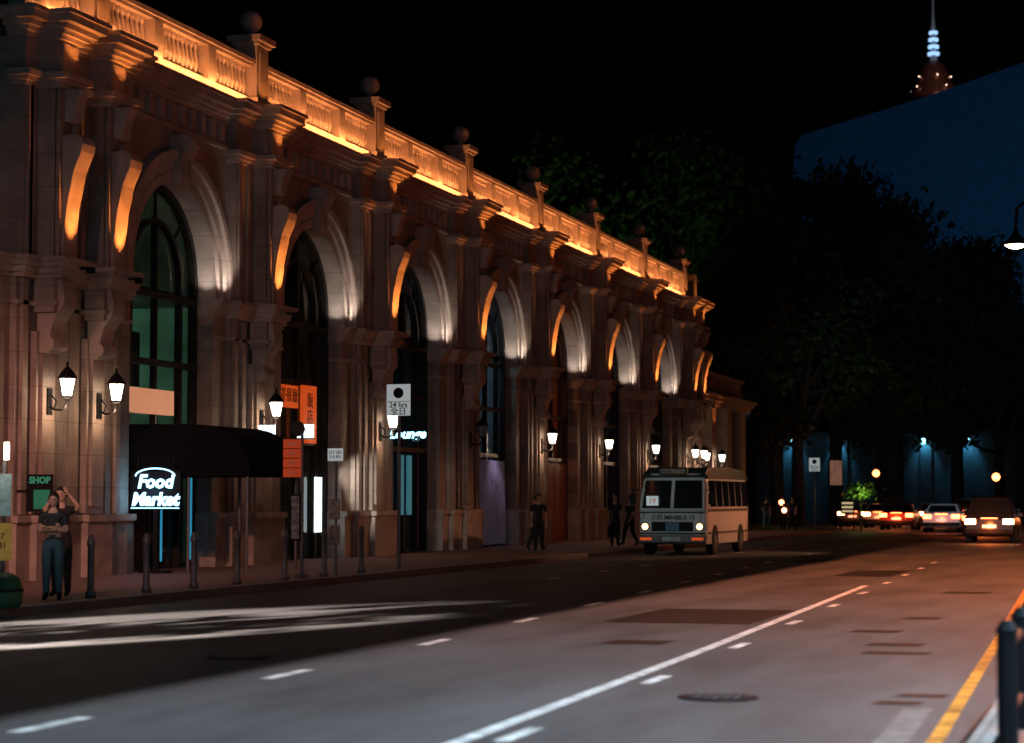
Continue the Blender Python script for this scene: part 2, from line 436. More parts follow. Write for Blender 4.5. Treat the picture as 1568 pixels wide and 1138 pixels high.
for y in peds[1:-1] + [peds[0],peds[-1]]:
    if y in (peds[0],peds[-1]):
        mb.box(XB-.3,XB+.3,y-.3,y+.3,10.69,11.95); continue
    mb.box(XB-.36,XB+.32,y-.42,y+.42,10.69,10.95); mb.box(XB-.3,XB+.26,y-.34,y+.34,10.95,12.2)
    mb.box(XB-.2,XB+.29,y-.2,y+.2,11.1,12.05)
    mb.box(XB-.36,XB+.32,y-.40,y+.40,12.2,12.28); mb.box(XB-.44,XB+.40,y-.48,y+.48,12.28,12.42)
    mb.lathe([(.24,0),(.14,.06),(.08,.12),(.1,.16)],(XB-.03,y,12.42),14)
    pr=[(max(.01,.26*math.sin(math.pi*i/10)),-.26*math.cos(math.pi*i/10)) for i in range(11)]
    mb.lathe(pr,(XB-.03,y,12.82),18)
mb.build('finial_pedestals',M['trim'],B)
mb=MB(); mb.box(-32,XW-.75,YU+.02,Y1,10.25,10.6); mb.box(-32,-24.5,YU,Y1,0,10.24); mb.box(-24.5,XW-DEP-.25,YU+.02,piers[0][1]-.3,0.1,10.24); mb.box(-24.5,XW-.1,Y1-.6,Y1-.01,.1,10.24)
for k in range(1,7): mb.box(-24.5,XW-DEP-.25,PIL[k]-.3,PIL[k]+.3,.1,10.24)
mb.box(-32,XW-DEP-.02,Y0,YU-.02,.1,6.0)
mb.build('rear_block',M['stone'],B)

XG=XW-DEP
def window(c,k):
    e=MB(); x0,x1=XG-.12,XG+.05
    e.ring(c,SPR,1.9,2.046,x0,x1,28,stilt=.3)
    e.box(x0,x1,c-2.046,c-1.9,.13,6.1); e.box(x0,x1,c+1.9,c+2.046,.13,6.1)
    e.ring(c,SPR,1.18,1.28,x0+.01,x1-.01,24)
    e.box(x0+.01,x1-.01,c-1.28,c-1.18,.13,SPR); e.box(x0+.01,x1-.01,c+1.18,c+1.28,.13,SPR)
    for z in (5.95,3.0,4.5): e.box(x0+.02,x1+.02,c-1.9,c+1.9,z,z+.13)
    e.box(x0+.015,x1-.015,c-.04,c+.04,.13,7.58)
    for a in (45,90,135):
        p0=(XG-.03,c+1.28*math.cos(R(a)),SPR+1.28*math.sin(R(a))); p1=(XG-.03,c+1.92*math.cos(R(a)),SPR+1.92*math.sin(R(a)))
        e.tube(p0,p1,.04,.04,6)
    e.build('window_frame',M['dark'],B)
    g=MB(); n=24
    pts=[(c+1.95*math.cos(math.pi*i/n),SPR+1.95*math.sin(math.pi*i/n)) for i in range(n+1)]
    g.add([(XG-.07,c-1.95,.13),(XG-.07,c+1.95,.13)]+[(XG-.07,p[0],p[1]) for p in pts],[tuple(range(n+3))])
    g.build('window_glass',M['glass'],B)
walls=[mat('shop_wall_green',(.28,.38,.3),.7,var=.6,scale=.8,bump=.05),mat('shop_wall_dark',(.06,.05,.04),.7,var=.6,scale=.8),mat('shop_wall_navy',(.03,.04,.05),.7,var=.6,scale=.8),
       mat('shop_wall_grey',(.25,.28,.32),.7,var=.6,scale=.8),mat('shop_wall_rust',(.3,.09,.04),.7,var=.6,scale=.8),mat('shop_wall_plum',(.08,.07,.1),.7,var=.6,scale=.8),mat('shop_wall_brown',(.05,.04,.035),.7,var=.6,scale=.8)]
ilight=[((.50,1,.70),28,(-22.6,0,4.9)),((1,.5,.2),14,(-21.9,0,3.8)),((.4,.75,1),7,(-21.9,0,4)),((.6,.8,1),24,(-21.8,0,5.6)),((1,.28,.10),40,(-21.8,0,5.6)),((.6,.55,1),7,(-22,0,4)),((1,.7,.5),5,(-22,0,4))]
for k,c in enumerate(arches):
    window(c,k)
    m=MB(); a=c-3.4;b=c+3.4
    m.box(-23.6,-23.5,a,b,.14,10); m.box(-23.5,XG-.3,a,a+.08,.14,10); m.box(-23.5,XG-.3,b-.08,b,.14,10)
    m.box(-23.5,XG-.3,a+.1,b-.1,9.0,9.1); m.box(-23.5,XG-.3,a+.1,b-.1,.15,.2)
    m.build('shop_interior',walls[k],B)
    col,pw,p=ilight[k]
    light('shop_ceiling_light','POINT',(p[0],c+.9,p[2]),pw,col,B,size=.12)
c=arches[0]
m=MB(); m.box(-23.45,-20.6,c-3.2,c+3.2,6.05,6.2)
m.box(-22.9,-22.5,c+.2,c+.35,.2,6.0); m.box(-23.2,-21.6,c-3.0,c-.9,3.9,4.9)
m.build('mezzanine_slab',walls[1],B)
m=MB(); m.box(XG-.02,XG+.1,c-1.85,c+.75,3.45,3.98); m.build('lit_fascia_panel',mat('amber_fascia',(.5,.3,.2),.6,var=.4,scale=1.5,bump=0,emit=(1,.40,.20),estr=.5),B)
m=MB(); m.box(XG-1.2,XG-1.1,c+.2,c+1.5,4.15,5.35); m.build('picture_board',M['dark'],B)
text('MENU',.36,(XG-1.09,c+.85,4.75),FACE_ST,mat('print_brown',(.35,.2,.15),.6,bump=0),B,'picture_print')
light('upper_shop_light','POINT',(-22.2,c+1.2,7.9),5,(.9,.9,.6),B,size=.1)
m=MB()
for y in (c-1.7,c+.2,c+1.7): m.box(XG+.06,XG+.1,y,y+.03,.3,2.8)
m.build('blue_neon_strips',M['neonb'],B)
m=MB(); m.box(XG-.3,XG-.2,c-1.9,c+1.9,.2,2.95); m.build('dark_door_panel',M['dark'],B)
c=arches[4]; m=MB(); m.box(XG-.1,XG+.06,c-1.85,c+1.85,.14,2.95)
for i in range(4): m.box(XG+.05,XG+.1,c-1.75+i*.9,c-1.0+i*.9,.3,2.8)
m.build('panelled_door',M['wood'],B)
light('door_downlight','SPOT',(XG+.4,c+.4,5.6),60,(1,.3,.14),B,target=(XG,c+.6,1),angle=70)
c=arches[3]; m=MB()
for i in range(14):
    y=c-1.0+i*.19; m.lathe([(.10,0),(.085,1.2),(.05,2.7)],(XG+.14,y,.2),8)
m.build('curtain',mat('lilac_curtain',(.30,.24,.32),.8,var=.5,scale=1.5,bump=0,emit=(.5,.4,.55),estr=.03),B,smooth=True)
light('curtain_light','SPOT',(XG+.7,c+.3,3.6),25,(.8,.7,1),B,target=(XG+.1,c+.3,1.6),angle=80)
c=arches[1]
m=MB(); m.box(XG+.07,XG+.16,c-1.5,c-.3,3.9,4.45); m.box(XG+.07,XG+.16,c+.05,c+.95,3.05,4.5); m.build('orange_shop_sign',M['orangep'],B)
text('茶餐廳',.38,(XG+.165,c-.9,4.18),FACE_ST,M['dark'],B,'sign_characters')
text('飯\n店',.42,(XG+.165,c+.5,3.9),FACE_ST,M['dark'],B,'sign_characters')
m=MB(); m.box(XG+.05,XG+.1,c+1.1,c+1.5,.8,2.2); m.build('white_lit_window',M['platelit'],B)
light('doorway_light','SPOT',(XW+.55,c+1.0,2.6),320,(.95,.90,.82),B,target=(XW+.2,c+4.2,1.7),angle=50,blend=.8)
c=arches[2]
m=MB()
for y in (c-.6,c+.1): m.box(XG+.06,XG+.1,y,y+.4,1.2,2.9)
m.build('blue_display',mat('blue_display_glow',(.05,.2,.25),.5,var=.7,scale=2.5,bump=0,emit=(.06,.40,.50),estr=.25),B)
E=empty('neon_script_sign',(-19.35,c-2.6,3.42))
text('Lounge',.36,(0,0,0),FACE_CAM,M['neonc'],E,'neon_script',bold=.012,shear=.3)
m=MB(); m.box(-.62,.55,.02,.05,-.02,.02); m.box(-.75,-.6,.0,.04,-.03,.03); m.build('bracket',M['black'],E)

A=empty('entrance_awning',(0,0,0))
pr=[(-20.3,3.18),(-18.6,3.16)]
for i in range(1,9):
    t=i/8*math.pi/2; pr.append((-18.6+1.25*math.sin(t),3.16-.93*(1-math.cos(t))))
pr+= [(-17.35,2.1),(-20.3,2.1)]
m=MB()
n=len(pr)
vs=[(p[0],40.4,p[1]) for p in pr]+[(p[0],43.2,p[1]) for p in pr]
m.add(vs,[(i,i+1,n+i+1,n+i) for i in range(n-2)]+[tuple(range(n-1,-1,-1)),tuple(range(n,2*n))])
m.build('canopy_fabric',M['fabric'],A)
m=MB()
for x in (-17.45,-18.75):
    for y in (40.5,43.1): m.tube((x,y,.13),(x,y,2.2),.03)
m.build('posts',M['grey'],A)
N=empty('neon_shop_sign',(-19.38,40.25,0))
m=MB(); m.box(-.56,.56,.02,.08,1.42,2.2); m.tube((-.4,.05,2.2),(-.4,.05,2.6),.015); m.tube((.4,.05,2.2),(.4,.05,2.6),.015); m.box(-.05,.05,.03,.07,.14,1.42); m.box(-.3,.3,-.1,.2,.13,.18); m.build('sign_board',M['black'],N)
text('Food',.38,(0,0,1.98),FACE_CAM,M['neon'],N,'neon_top',bold=.016,shear=.2)
text('Market',.36,(0,0,1.62),FACE_CAM,M['neon'],N,'neon_bottom',bold=.018,shear=.2)
m=MB()
for i in range(12):
    a0=math.pi*i/12;a1=math.pi*(i+1)/12
    m.tube((.44*math.cos(a0),0,2.10+.16*math.sin(a0)),(.44*math.cos(a1),0,2.10+.16*math.sin(a1)),.016,.016,6)
m.box(-.54,.54,0,.015,1.44,1.46)
m.build('neon_arc',M['neon'],N)
light('neon_glow','POINT',(-19.45,40.0,1.8),8,(.25,.65,1),size=.2)

E=empty('green_shop_sign',(-19.35,35.4,1.75))
text('SHOP',.17,(0,0,.22),FACE_CAM,emat('green_neon',(.05,.35,.2),.3),E,'letters',bold=.008)
m=MB(); m.box(-.28,.25,.02,.05,-.35,.33); m.box(-.6,-.28,.02,.05,.0,.05); m.build('backing',M['black'],E)
m=MB(); m.box(-.12,.2,.0,.02,-.3,.05); m.build('green_panel',emat('green_glow',(.03,.35,.2),.15),E)

# wall lanterns
ORANGE=(1,.30,.06); WARM=(1,.66,.42)
def lantern(y,on=True,x=XW+.33,z=3.75):
    E=empty('wall_lantern',(x,y,z))
    m=MB(); m.lathe([(.10,-.20),(.165,.12)],(.38,0,0),6); m.build('glass',M['lant'] if on else M['lantoff'],E)
    m=MB(); m.lathe([(.2,.12),(.2,.15),(.12,.26),(.05,.33),(.02,.36),(.035,.39),(.01,.45)],(.38,0,0),6)
    m.lathe([(.03,-.32),(.05,-.26),(.11,-.23),(.11,-.2)],(.38,0,0),6)
    for i in range(6):
        a=2*math.pi*i/6
        m.tube((.38+.105*math.cos(a),.105*math.sin(a),-.2),(.38+.17*math.cos(a),.17*math.sin(a),.12),.010,.010,4)
    m.path([(.0,0,-.38),(.12,0,-.45),(.25,0,-.46),(.35,0,-.4),(.38,0,-.3)],.022); m.path([(.0,0,-.15),(.08,0,-.2),(.16,0,-.3),(.12,0,-.42)],.015)
    m.box(-.01,.03,-.09,.09,-.55,-.05)
    m.build('bracket',M['black'],E)
    if on: light('lantern_bulb','POINT',(.38,-.02,-.42),26,WARM,E,size=.06)
ys=[PIL[0]-2,PIL[0],PIL[1],PIL[2],PIL[3],PIL[4],PIL[5],PIL[6],PIL[7],PIL[7]+2]
for i,y in enumerate(ys): lantern(y,on=(i!=4))

upl=MB()
for a,b,cs in piers:
    for c in cs:
        light('console_uplight','SPOT',(XW+1.16,c+.02,5.98),420,ORANGE,B,target=(XW+.80,c,7.2),size=.04,angle=48,blend=.9)
        upl.box(XW+.97,XW+1.22,c-.07,c+.09,5.90,5.95); upl.box(XW+1.10,XW+1.22,c-.05,c+.07,5.83,5.90)
        light('cornice_uplight','SPOT',(XW+.99,c+.1,9.62),55,ORANGE,B,target=(XW+1.0,c+.1,11),size=.04,angle=100,blend=.6)
def area_strip(loc,length,power,col,rot):
    l=bpy.data.lights.new('balustrade_led_strip','AREA'); l.shape='RECTANGLE'; l.size=.05; l.size_y=length; l.energy=power; l.color=col
    o=bpy.data.objects.new('balustrade_led_strip',l); COL.objects.link(o); o.location=loc; o.rotation_euler=rot; o.parent=B
for k,c in enumerate(arches):
    light('arch_uplight','SPOT',(XW-.10,c+1.60,6.12),24,(1,.84,.74),B,target=(XW-.15,c+2.05,6.9),size=.04,angle=80,blend=1)
    light('arch_uplight','SPOT',(XW+.48,c+2.3,6.12),80,(1,.82,.72),B,target=(XW+.10,c+2.3,6.9),size=.04,angle=80,blend=1)
    area_strip((XW+.40,c,10.78),L-1.2,120,(1,.34,.10),(0,R(90+48),0))
area_strip((XW+.40,PIL[0]-1.2,10.78),2.6,40,(1,.34,.10),(0,R(90+48),0))
for p in peds: light('pedestal_light','SPOT',(XW+.85,p+.1,10.72),26,ORANGE,B,target=(XW+.35,p,11.8),size=.03,angle=80)
upl.build('uplight_fittings',M['black'],B)

C=empty('annexe_building')
mb=MB(); ya,yb=Y1+.05,Y1+14
mb.box(-30,-20.6,ya,yb,0.13,7.0); mb.build('walls',M['stone'],C)
mb=MB()
for y in (ya+1.2,ya+5,ya+9,ya+13): mb.box(-20.61,-20.0,y-.6,y+.6,.13,6.2)
for z0,z1,e in ((6.2,6.4,.1),(6.4,6.6,.25),(6.6,6.75,.4)): mb.box(-20.7,-19.9+e,ya,yb+e,z0,z1)
mb.box(-20.5,-20.2,ya,yb,7.0,7.2); mb.box(-20.6,-20.1,ya,yb,7.7,7.85)
y=ya+.2
while y<yb: mb.lathe([(.07,0),(.05,.1),(.09,.25),(.05,.45),(.07,.5)],(-20.35,y,7.2),6); y+=.35
mb.build('trim',M['trim'],C)
for y in (ya+1.2,ya+5): lantern(y,True,x=-20.0,z=3.7); light('uplight','SPOT',(-19.6,y,4.6),90,ORANGE,C,target=(-19.8,y,7),angle=50)

E=empty('set_back_building')
m=MB(); m.box(-36,-23.5,10,YU-.1,6.01,16); m.build('walls',mat('dark_render',(.07,.075,.08),.8),E)
m=MB()
for y in (24,28,32): m.box(-23.5,-23.42,y,y+1.6,8,11.5)
m.build('windows',M['cglass'],E)

# ---------------------------------------------------------------- unseen canopy building, added to light the road and cut its shadow edge
S=empty('unseen_light_canopy')
MB().box(9,20,-30,106,0,18).build('walls',M['dark'],S)
MB().box(1.0,9,-30,106,12.6,12.8).build('light_blocker_roof',M['dark'],S)
MB().box(1.0,1.1,-30,106,8.42,12.6).build('light_blocker_fascia',M['dark'],S)  # unseen fascia, its lower edge set to cut the light along the lane
m=MB()
for y in range(-28,106,16): m.tube((8.4,y,.13),(8.4,y,12.6),.1)
m.build('columns',M['grey'],S)
for y in (-2,5,12,18): light('unseen_road_light','POINT',(5,y,12),6600,(.46,.80,1),S,size=.07)  # unseen lamps added for the cool light on the near road
light('unseen_road_light','POINT',(5,26,12),2600,(1,.66,.45),S,size=.07)  # unseen lamp added to blend cool into orange road light
for y in (36,43,51,60): light('unseen_road_light','POINT',(5,y,12),8200,(1,.23,.055),S,size=.07)  # unseen lamps added for the orange light farther along the road

def street_lamp(x,y,h,ax,power,col,target,ang,blend=.3,name='unseen_added_lamp',size=.12):  # column lamps out of view, added for the light they throw
    E=empty(name,(x,y,0))
    m=MB(); m.lathe([(.12,0),(.12,.6),(.08,.7),(.05,h)],(0,0,.1),12); m.path([(0,0,h),(ax*.3,0,h+.5),(ax*.7,0,h+.7),(ax,0,h+.65)],.04); m.build('column',M['grey'],E,smooth=True)
    m=MB(); m.prism([(ax-.35,h+.6),(ax+.35,h+.6),(ax+.25,h+.78),(ax-.25,h+.78)],'Y',-.14,.14); m.build('head',M['grey'],E)
    light('lamp','SPOT',(ax,0,h+.5),power,col,E,target=None,size=size,angle=ang,blend=blend).rotation_euler=(Vector(target)-Vector((x+ax,y,h+.5))).to_track_quat('-Z','Y').to_euler()
street_lamp(-15.6,14,8,2.2,10500,(1,.42,.32),(-19.9,36.5,.6),25,1.0)  # unseen lamp added as warm fill on the left piers
street_lamp(-15.6,6,9,2.2,3000,(1,.50,.40),(-19.9,54,1.5),22,1.0)  # unseen lamp added as warm fill on the farther piers
street_lamp(-18.6,8,5.0,1.0,300000,(1,.80,.70),(-12.9,23.2,0),15,.35,size=.07)  # unseen lamp added for the pale patch along the kerb
street_lamp(1.8,-16,11,-2,2600,(.12,.62,1),(-11,22,0),60,.8)  # unseen lamp added as teal fill over the dark road

E=empty('unseen_added_lamp',(-.4,65.5,0))
m=MB(); m.lathe([(.14,0),(.14,.8),(.09,1),(.06,10.2)],(0,0,.1),12); m.path([(0,0,10.2),(-1.5,0,10.8),(-2.6,0,10.7),(-3.1,0,10.3),(-3.15,0,9.7)],.045)
m.lathe([(.05,.5),(.09,.35),(.2,.22),(.36,.05),(.38,0)],(-3.15,0,9.2),16); m.build('column',M['black'],E,smooth=True)
m=MB(); m.lathe([(.05,-.12),(.2,-.08),(.32,0)],(-3.15,0,9.2),16); m.build('bulb_glass',emat('warm_lamp',(1,.72,.4),20),E,smooth=True)

# ---------------------------------------------------------------- street furniture
Z=.132
def bollard(y,x=-15.35,h=.95):
    E=empty('bollard',(x,y,Z))
    m=MB(); m.lathe([(.08,0),(.08,.08),(.055,.12),(.05,h-.18),(.065,h-.16),(.065,h-.1),(.05,h-.08),(.045,h-.03),(.02,h)],(0,0,0),12); m.build('post',M['grey'],E,smooth=True)
for y in (29.7,31.6,33.4,35.2,37.4,39.4,41.5): bollard(y)
def railing(x,y0,y1):
    E=empty('street_railing',(0,0,0)); m=MB()
    y=y0
    while y<=y1: m.lathe([(.06,0),(.06,.7),(.07,.72),(.03,.78)],(x,y,.13),10); y+=1.5
    m.tube((x,y0,.75),(x,y1,.75),.03); m.tube((x,y0,.35),(x,y1,.35),.025); m.build('rails_and_posts',M['black'],E)
railing(-.78,12.9,16)

def parking_sign(x,y,h):
    E=empty('parking_sign',(x,y,Z))
    m=MB(); m.tube((0,0,0),(0,0,h),.038,.038,10); m.build('pole',M['grey'],E)
    m=MB(); m.box(-.27,.27,-.06,-.045,h-.66,h+.02); m.build('plate',M['plateS'],E,bevel=.005)
    m=MB(); m.lathe([(.115,0),(.115,.006)],(0,-.068,h-.17),24,'Y')
    m.box(-.25,.25,-.066,-.0605,h-.36,h-.35)
    m.build('roundel',M['black'],E)
    text('24 hrs',.16,(0,-.064,h-.43),FACE_CAM,M['black'],E,'hours',bold=.002)
    text('全日',.18,(0,-.064,h-.575),FACE_CAM,M['black'],E,'hours_chinese',bold=.001)
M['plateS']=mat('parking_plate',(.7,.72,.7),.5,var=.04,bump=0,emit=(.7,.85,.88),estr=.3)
parking_sign(-15.35,43.8,3.95)
parking_sign(-15.9,108.5,3.6)

def bus_stop(x,y):
    E=empty('bus_stop_sign',(x,y,Z))
    m=MB(); m.tube((0,0,0),(0,0,2.75),.035); m.lathe([(.15,0),(.15,.05),(.05,.08)],(0,0,0),12); m.build('pole',M['grey'],E)
    m=MB()
    for i in range(4): m.box(-.37,-.0,-.05,-.02,1.92+i*.185,2.09+i*.185)
    m.build('route_panels',M['redp'],E)
    m=MB(); m.box(-.2,.0,-.08,-.04,.7,1.6); m.build('timetable_case',M['black'],E)
    m=MB(); m.box(-.18,-.02,-.085,-.081,.74,1.56); m.build('timetable',mat('timetable_paper',(.2,.22,.24),.5,var=.7,scale=14,bump=0),E)
    m=MB(); m.lathe([(.15,-.02),(.15,.02)],(-.1,0,2.85),20,'Y'); m.build('roundel',M['dark'],E)
    for i in range(4): text('2'+str(7+i)+'1',.1,(-.18,-.056,2.0+i*.185),FACE_CAM,M['plate'],E,'route_number')
bus_stop(-15.5,38.6)
E=empty('bus_stop_sign',(-15.3,39.9,Z))
m=MB(); m.tube((0,0,0),(0,0,2.5),.03); m.build('pole',M['grey'],E)
m=MB(); m.box(-.16,.16,-.05,-.03,2.25,2.5); m.build('route_plate',M['plateS'],E)
text('271 281\n2 6 8X',.085,(0,-.054,2.375),FACE_CAM,M['black'],E,'numbers')
m=MB(); m.box(-.12,.1,-.06,-.03,1.1,1.5); m.box(-.12,.1,-.06,-.03,.6,1.0); m.build('timetable',mat('notice_paper',(.25,.22,.2),.5,var=.7,scale=12,bump=0),E)
E=empty('bus_stop_sign',(-15.6,27.5,Z))
m=MB(); m.tube((0,0,0),(0,0,2.05),.035); m.build('pole',M['grey'],E)
m=MB(); m.box(-.14,.14,-.07,-.03,1.25,1.85); m.build('map_panel',mat('map_panel',(.2,.35,.35),.5,var=.6,scale=9,bump=0,emit=(.3,.5,.5),estr=.15),E)
m=MB(); m.box(-.18,.16,-.07,-.03,.62,1.15); m.build('yellow_poster',mat('yellow_poster',(.5,.36,.10),.5,var=.6,scale=7,bump=0,emit=(.9,.55,.12),estr=.12),E)
text('27\n281',.13,(0,-.074,.9),FACE_CAM,M['black'],E,'poster_print')
m=MB(); m.tube((0.05,-.02,2.05),(0.05,-.02,2.3),.04); m.build('light_tube',emat('stop_tube',(1,.85,.65),6),E)
E=empty('green_litter_bin',(-15.05,26.6,Z))
m=MB(); m.lathe([(.2,0),(.23,.05),(.25,.25),(.2,.4),(.1,.47),(.02,.49)],(0,0,0),18); m.build('body',mat('green_plastic',(.006,.07,.03),.6,var=.15,bump=.1),E,smooth=True)
m=MB(); m.lathe([(.255,.22),(.262,.24),(.255,.26)],(0,0,0),18); m.tube((-.05,0,.47),(.05,0,.47),.02); m.build('band',M['black'],E)
for (x,y,z,tx) in ((-18.75,44.6,2.98,'GO'),(-17.95,44.9,3.0,'8')):
    E=empty('lit_blade_sign',(x,y,z))
    m=MB(); m.box(-.18,.18,-.05,.05,0,.30); m.build('light_box',M['platelit'],E); m=MB(); m.box(-.2,.2,-.04,.04,-.03,0); m.box(-.36,-.18,-.02,.02,.14,.2); m.build('frame',M['black'],E)
    text(tx,.2,(0,-.056,.15),FACE_CAM,mat('blue_letters',(.02,.15,.4),.5,bump=0),E)

# ---------------------------------------------------------------- minibus
def minibus(x,y,rot):
    E=empty('minibus',(x,y,0),rot)
    Wd=1.03
    def section(yy,zb,zt,hw,top):
        prof=[(-hw,zb),(-hw-.0,zb+.35),(-hw,1.35),(-hw*.975,1.7),(-hw*.93,zt-.28),(-hw*.86,zt-.1),(-hw*.7,zt-.02),(0,zt),(hw*.7,zt-.02),(hw*.86,zt-.1),(hw*.93,zt-.28),(hw*.975,1.7),(hw,1.35),(hw,zb+.35),(hw,zb)]
        return [(p[0],yy,p[1]) for p in prof]
    secs=[(.0,.38,1.28,.93,0),(.06,.34,1.36,1.0,0),(.16,.32,1.9,1.02,0),(.38,.32,2.42,1.03,0),(.8,.32,2.54,Wd,0),(3.5,.32,2.56,Wd,0),(6.1,.32,2.52,Wd,0),(6.4,.36,2.42,1.0,0),(6.5,.45,2.2,.95,0)]
    m=MB(); vs=[];n=15
    for s_ in secs:
        zt=s_[2]
        pts=section(*s_)
        pts=[(p[0],p[1],min(p[2],zt)) for p in pts]
        vs+=pts
    fs=[]
    for j in range(len(secs)-1):
        for i in range(n): k=(i+1)%n; fs.append((j*n+i,j*n+k,(j+1)*n+k,(j+1)*n+i))
    fs.append(tuple(range(n))); fs.append(tuple((len(secs)-1)*n+i for i in range(n)))
    m.add(vs,fs); o=m.build('body',M['cream'],E,smooth=False,bevel=.02)
    m=MB(); m.prism([(.30,2.28),(.42,2.43),(.8,2.59),(3.5,2.62),(6.1,2.57),(6.42,2.44),(6.42,2.36),(.4,2.32)],'X',-.93,.93); m.build('roof',M['bgreen'],E,bevel=.06)
    m=MB()
    for s in (-1,1): m.prism([(.36,2.26),(.44,2.38),(6.4,2.38),(6.4,2.26)],'X',s*.90,s*.985)
    m.build('roof_stripe',M['bgreen'],E)
    m=MB(); m.box(-.42,.42,.1,.3,2.36,2.56); m.build('destination_box',M['bgreen'],E,bevel=.02)
    m=MB(); m.box(-.36,.36,.08,.1,2.39,2.53); m.build('destination_glass',M['cglass'],E)
    m=MB()
    def ws(x,t):
        return (x*(1-.06*t), -.062+.262*t+.03*(abs(x)/.93)**3, 1.38+.82*t)
    for a,b in ((-.91,-.05),(.05,.91)):
        N_=6
        for i in range(N_):
            x0=a+(b-a)*i/N_; x1=a+(b-a)*(i+1)/N_
            for t0,t1 in ((0,.5),(.5,1)):
                m.quad(ws(x0,t0),ws(x1,t0),ws(x1,t1),ws(x0,t1))
    m.build('windscreen',M['cglass'],E)
    m=MB()
    for x0,x1,t0,t1 in ((-.96,.96,-.05,0),(-.96,.96,1,1.05),(-.05,.05,0,1),(-.96,-.91,0,1),(.91,.96,0,1)):
        a_=ws(x0,t0);b_=ws(x1,t0);c_=ws(x1,t1);d_=ws(x0,t1)
        bk=lambda p:(p[0],p[1]+.14,p[2])
        m.add([a_,b_,c_,d_,bk(a_),bk(b_),bk(c_),bk(d_)],[(0,1,2,3),(4,7,6,5),(0,4,5,1),(1,5,6,2),(2,6,7,3),(3,7,4,0)])
    m.build('windscreen_frame',M['cream'],E)
    m=MB()
    for s in (-1,1):
        yy=.55
        for k in range(6):
            y0=yy+k*.96; y1=y0+.84
            xs=Wd*s
            m.add([(xs*1.004,y0,1.42),(xs*1.004,y1,1.42),(xs*.955,y1,2.2),(xs*.955,y0,2.2),(xs*.95,y0,1.42),(xs*.95,y1,1.42),(xs*.9,y1,2.2),(xs*.9,y0,2.2)],[(0,1,2,3),(4,7,6,5),(0,4,5,1),(1,5,6,2),(2,6,7,3),(3,7,4,0)])
    m.build('side_windows',M['cglass'],E)
    m=MB()
    for s in (-1,1): m.box(s*1.02,s*1.045,.25,6.3,1.28,1.36); m.box(s*1.02,s*1.04,.25,6.3,.62,.68)
    m.box(-.98,.98,-.02,.01,1.23,1.28)
    m.build('trim_lines',M['bgreen'],E)
    m=MB(); m.box(-1.02,1.02,-.12,.2,.36,.60); m.build('bumper',M['grey'],E,bevel=.03)
    m=MB(); m.box(-.62,.62,-.03,.02,.70,.98)
    m.box(-.98,.98,-.018,.02,.62,.66); m.build('grille',M['black'],E)
    m=MB(); m.box(-.2,.2,-.045,-.031,.72,.96); m.build('emblem_panel',mat('blue_panel',(.05,.15,.25),.4,bump=0),E)
    m=MB(); 
    for s in (-1,1): m.lathe([(.09,-.05),(.09,.03)],(s*.82,0,.84),16,'Y')
    m.build('headlights',M['head'],E)
    m=MB()
    for s in (-1,1): m.lathe([(.14,-.035),(.14,.02)],(s*.82,0,.84),16,'Y')
    m.build('headlight_rims',M['chrome'],E)
    m=MB()
    for s in (-1,1): m.box(s*.6,s*.95,-.125,-.121,.44,.52)
    m.build('indicators',M['orangep'],E)
    m=MB(); m.box(-.26,.26,-.135,-.121,.42,.54); m.build('number_plate',M['plate'],E)
    text('LS 2069',.14,(0,-.138,.48),FACE_CAM,M['black'],E,'plate_text')
    text('小巴 MINIBUS 19',.18,(0.02,-.045,1.10),FACE_CAM,M['bgreen'],E,'route_text',bold=.004)
    m=MB(); m.box(-.76,-.40,-.10,-.08,1.46,1.74); m.build('route_card',M['plateS'],E)
    text('19',.22,(-.58,-.106,1.59),FACE_CAM,M['redp'],E,'route_number')
    m=MB()
    for s in (-1,1):
        m.path([(s*1.0,.1,1.9),(s*1.18,-.05,1.95),(s*1.18,-.05,1.8)],.015); m.box(s*1.10,s*1.26,-.09,-.05,1.5,1.8)
    for s in (-.45,.35): m.tube((s,-.08,1.38),(s+.35,.02,1.75),.012)
    m.build('mirrors_wipers',M['black'],E)
    m=MB(); h=MB()
    for yy in (1.15,5.0):
        for s in (-1,1):
            m.lathe([(.2,-.12),(.36,-.12),(.39,-.08),(.39,.08),(.36,.12),(.2,.12)],(s*.93,yy,.39),20,'X')
            h.lathe([(.19,-.01),(.19,.03),(.08,.05)],(s*.93+s*.1,yy,.39),16,'X')
    m.build('tyres',M['tyre'],E); h.build('hubs',M['grey'],E)
    m=MB(); 
    for yy in (1.15,5.0):
        for s in (-1,1): m.lathe([(.46,-.02),(.46,.02)],(s*1.022,yy,.42),20,'X')
    m.build('wheel_arches',M['black'],E)
    m=MB()
    for s in (-1,1): m.box(s*.7,s*.9,6.5,6.53,.8,1.2)
    m.build('tail_lights',M['tail'],E)
    return E
minibus(-13.35,62.4,R(-1.0))
light('bus_side_fill','SPOT',(-5.5,72,6.0),2100,(1,.42,.22),target=(-12.4,65,1.3),angle=40,size=.1)  # spot over the road, no fitting, added to light the bus side
light('bus_front_fill','SPOT',(-15.8,52,5.0),480,(.60,.92,1),target=(-13.4,62.3,1.5),angle=20,size=.1,blend=.9)  # spot with no fitting, put in to lighten the bus front

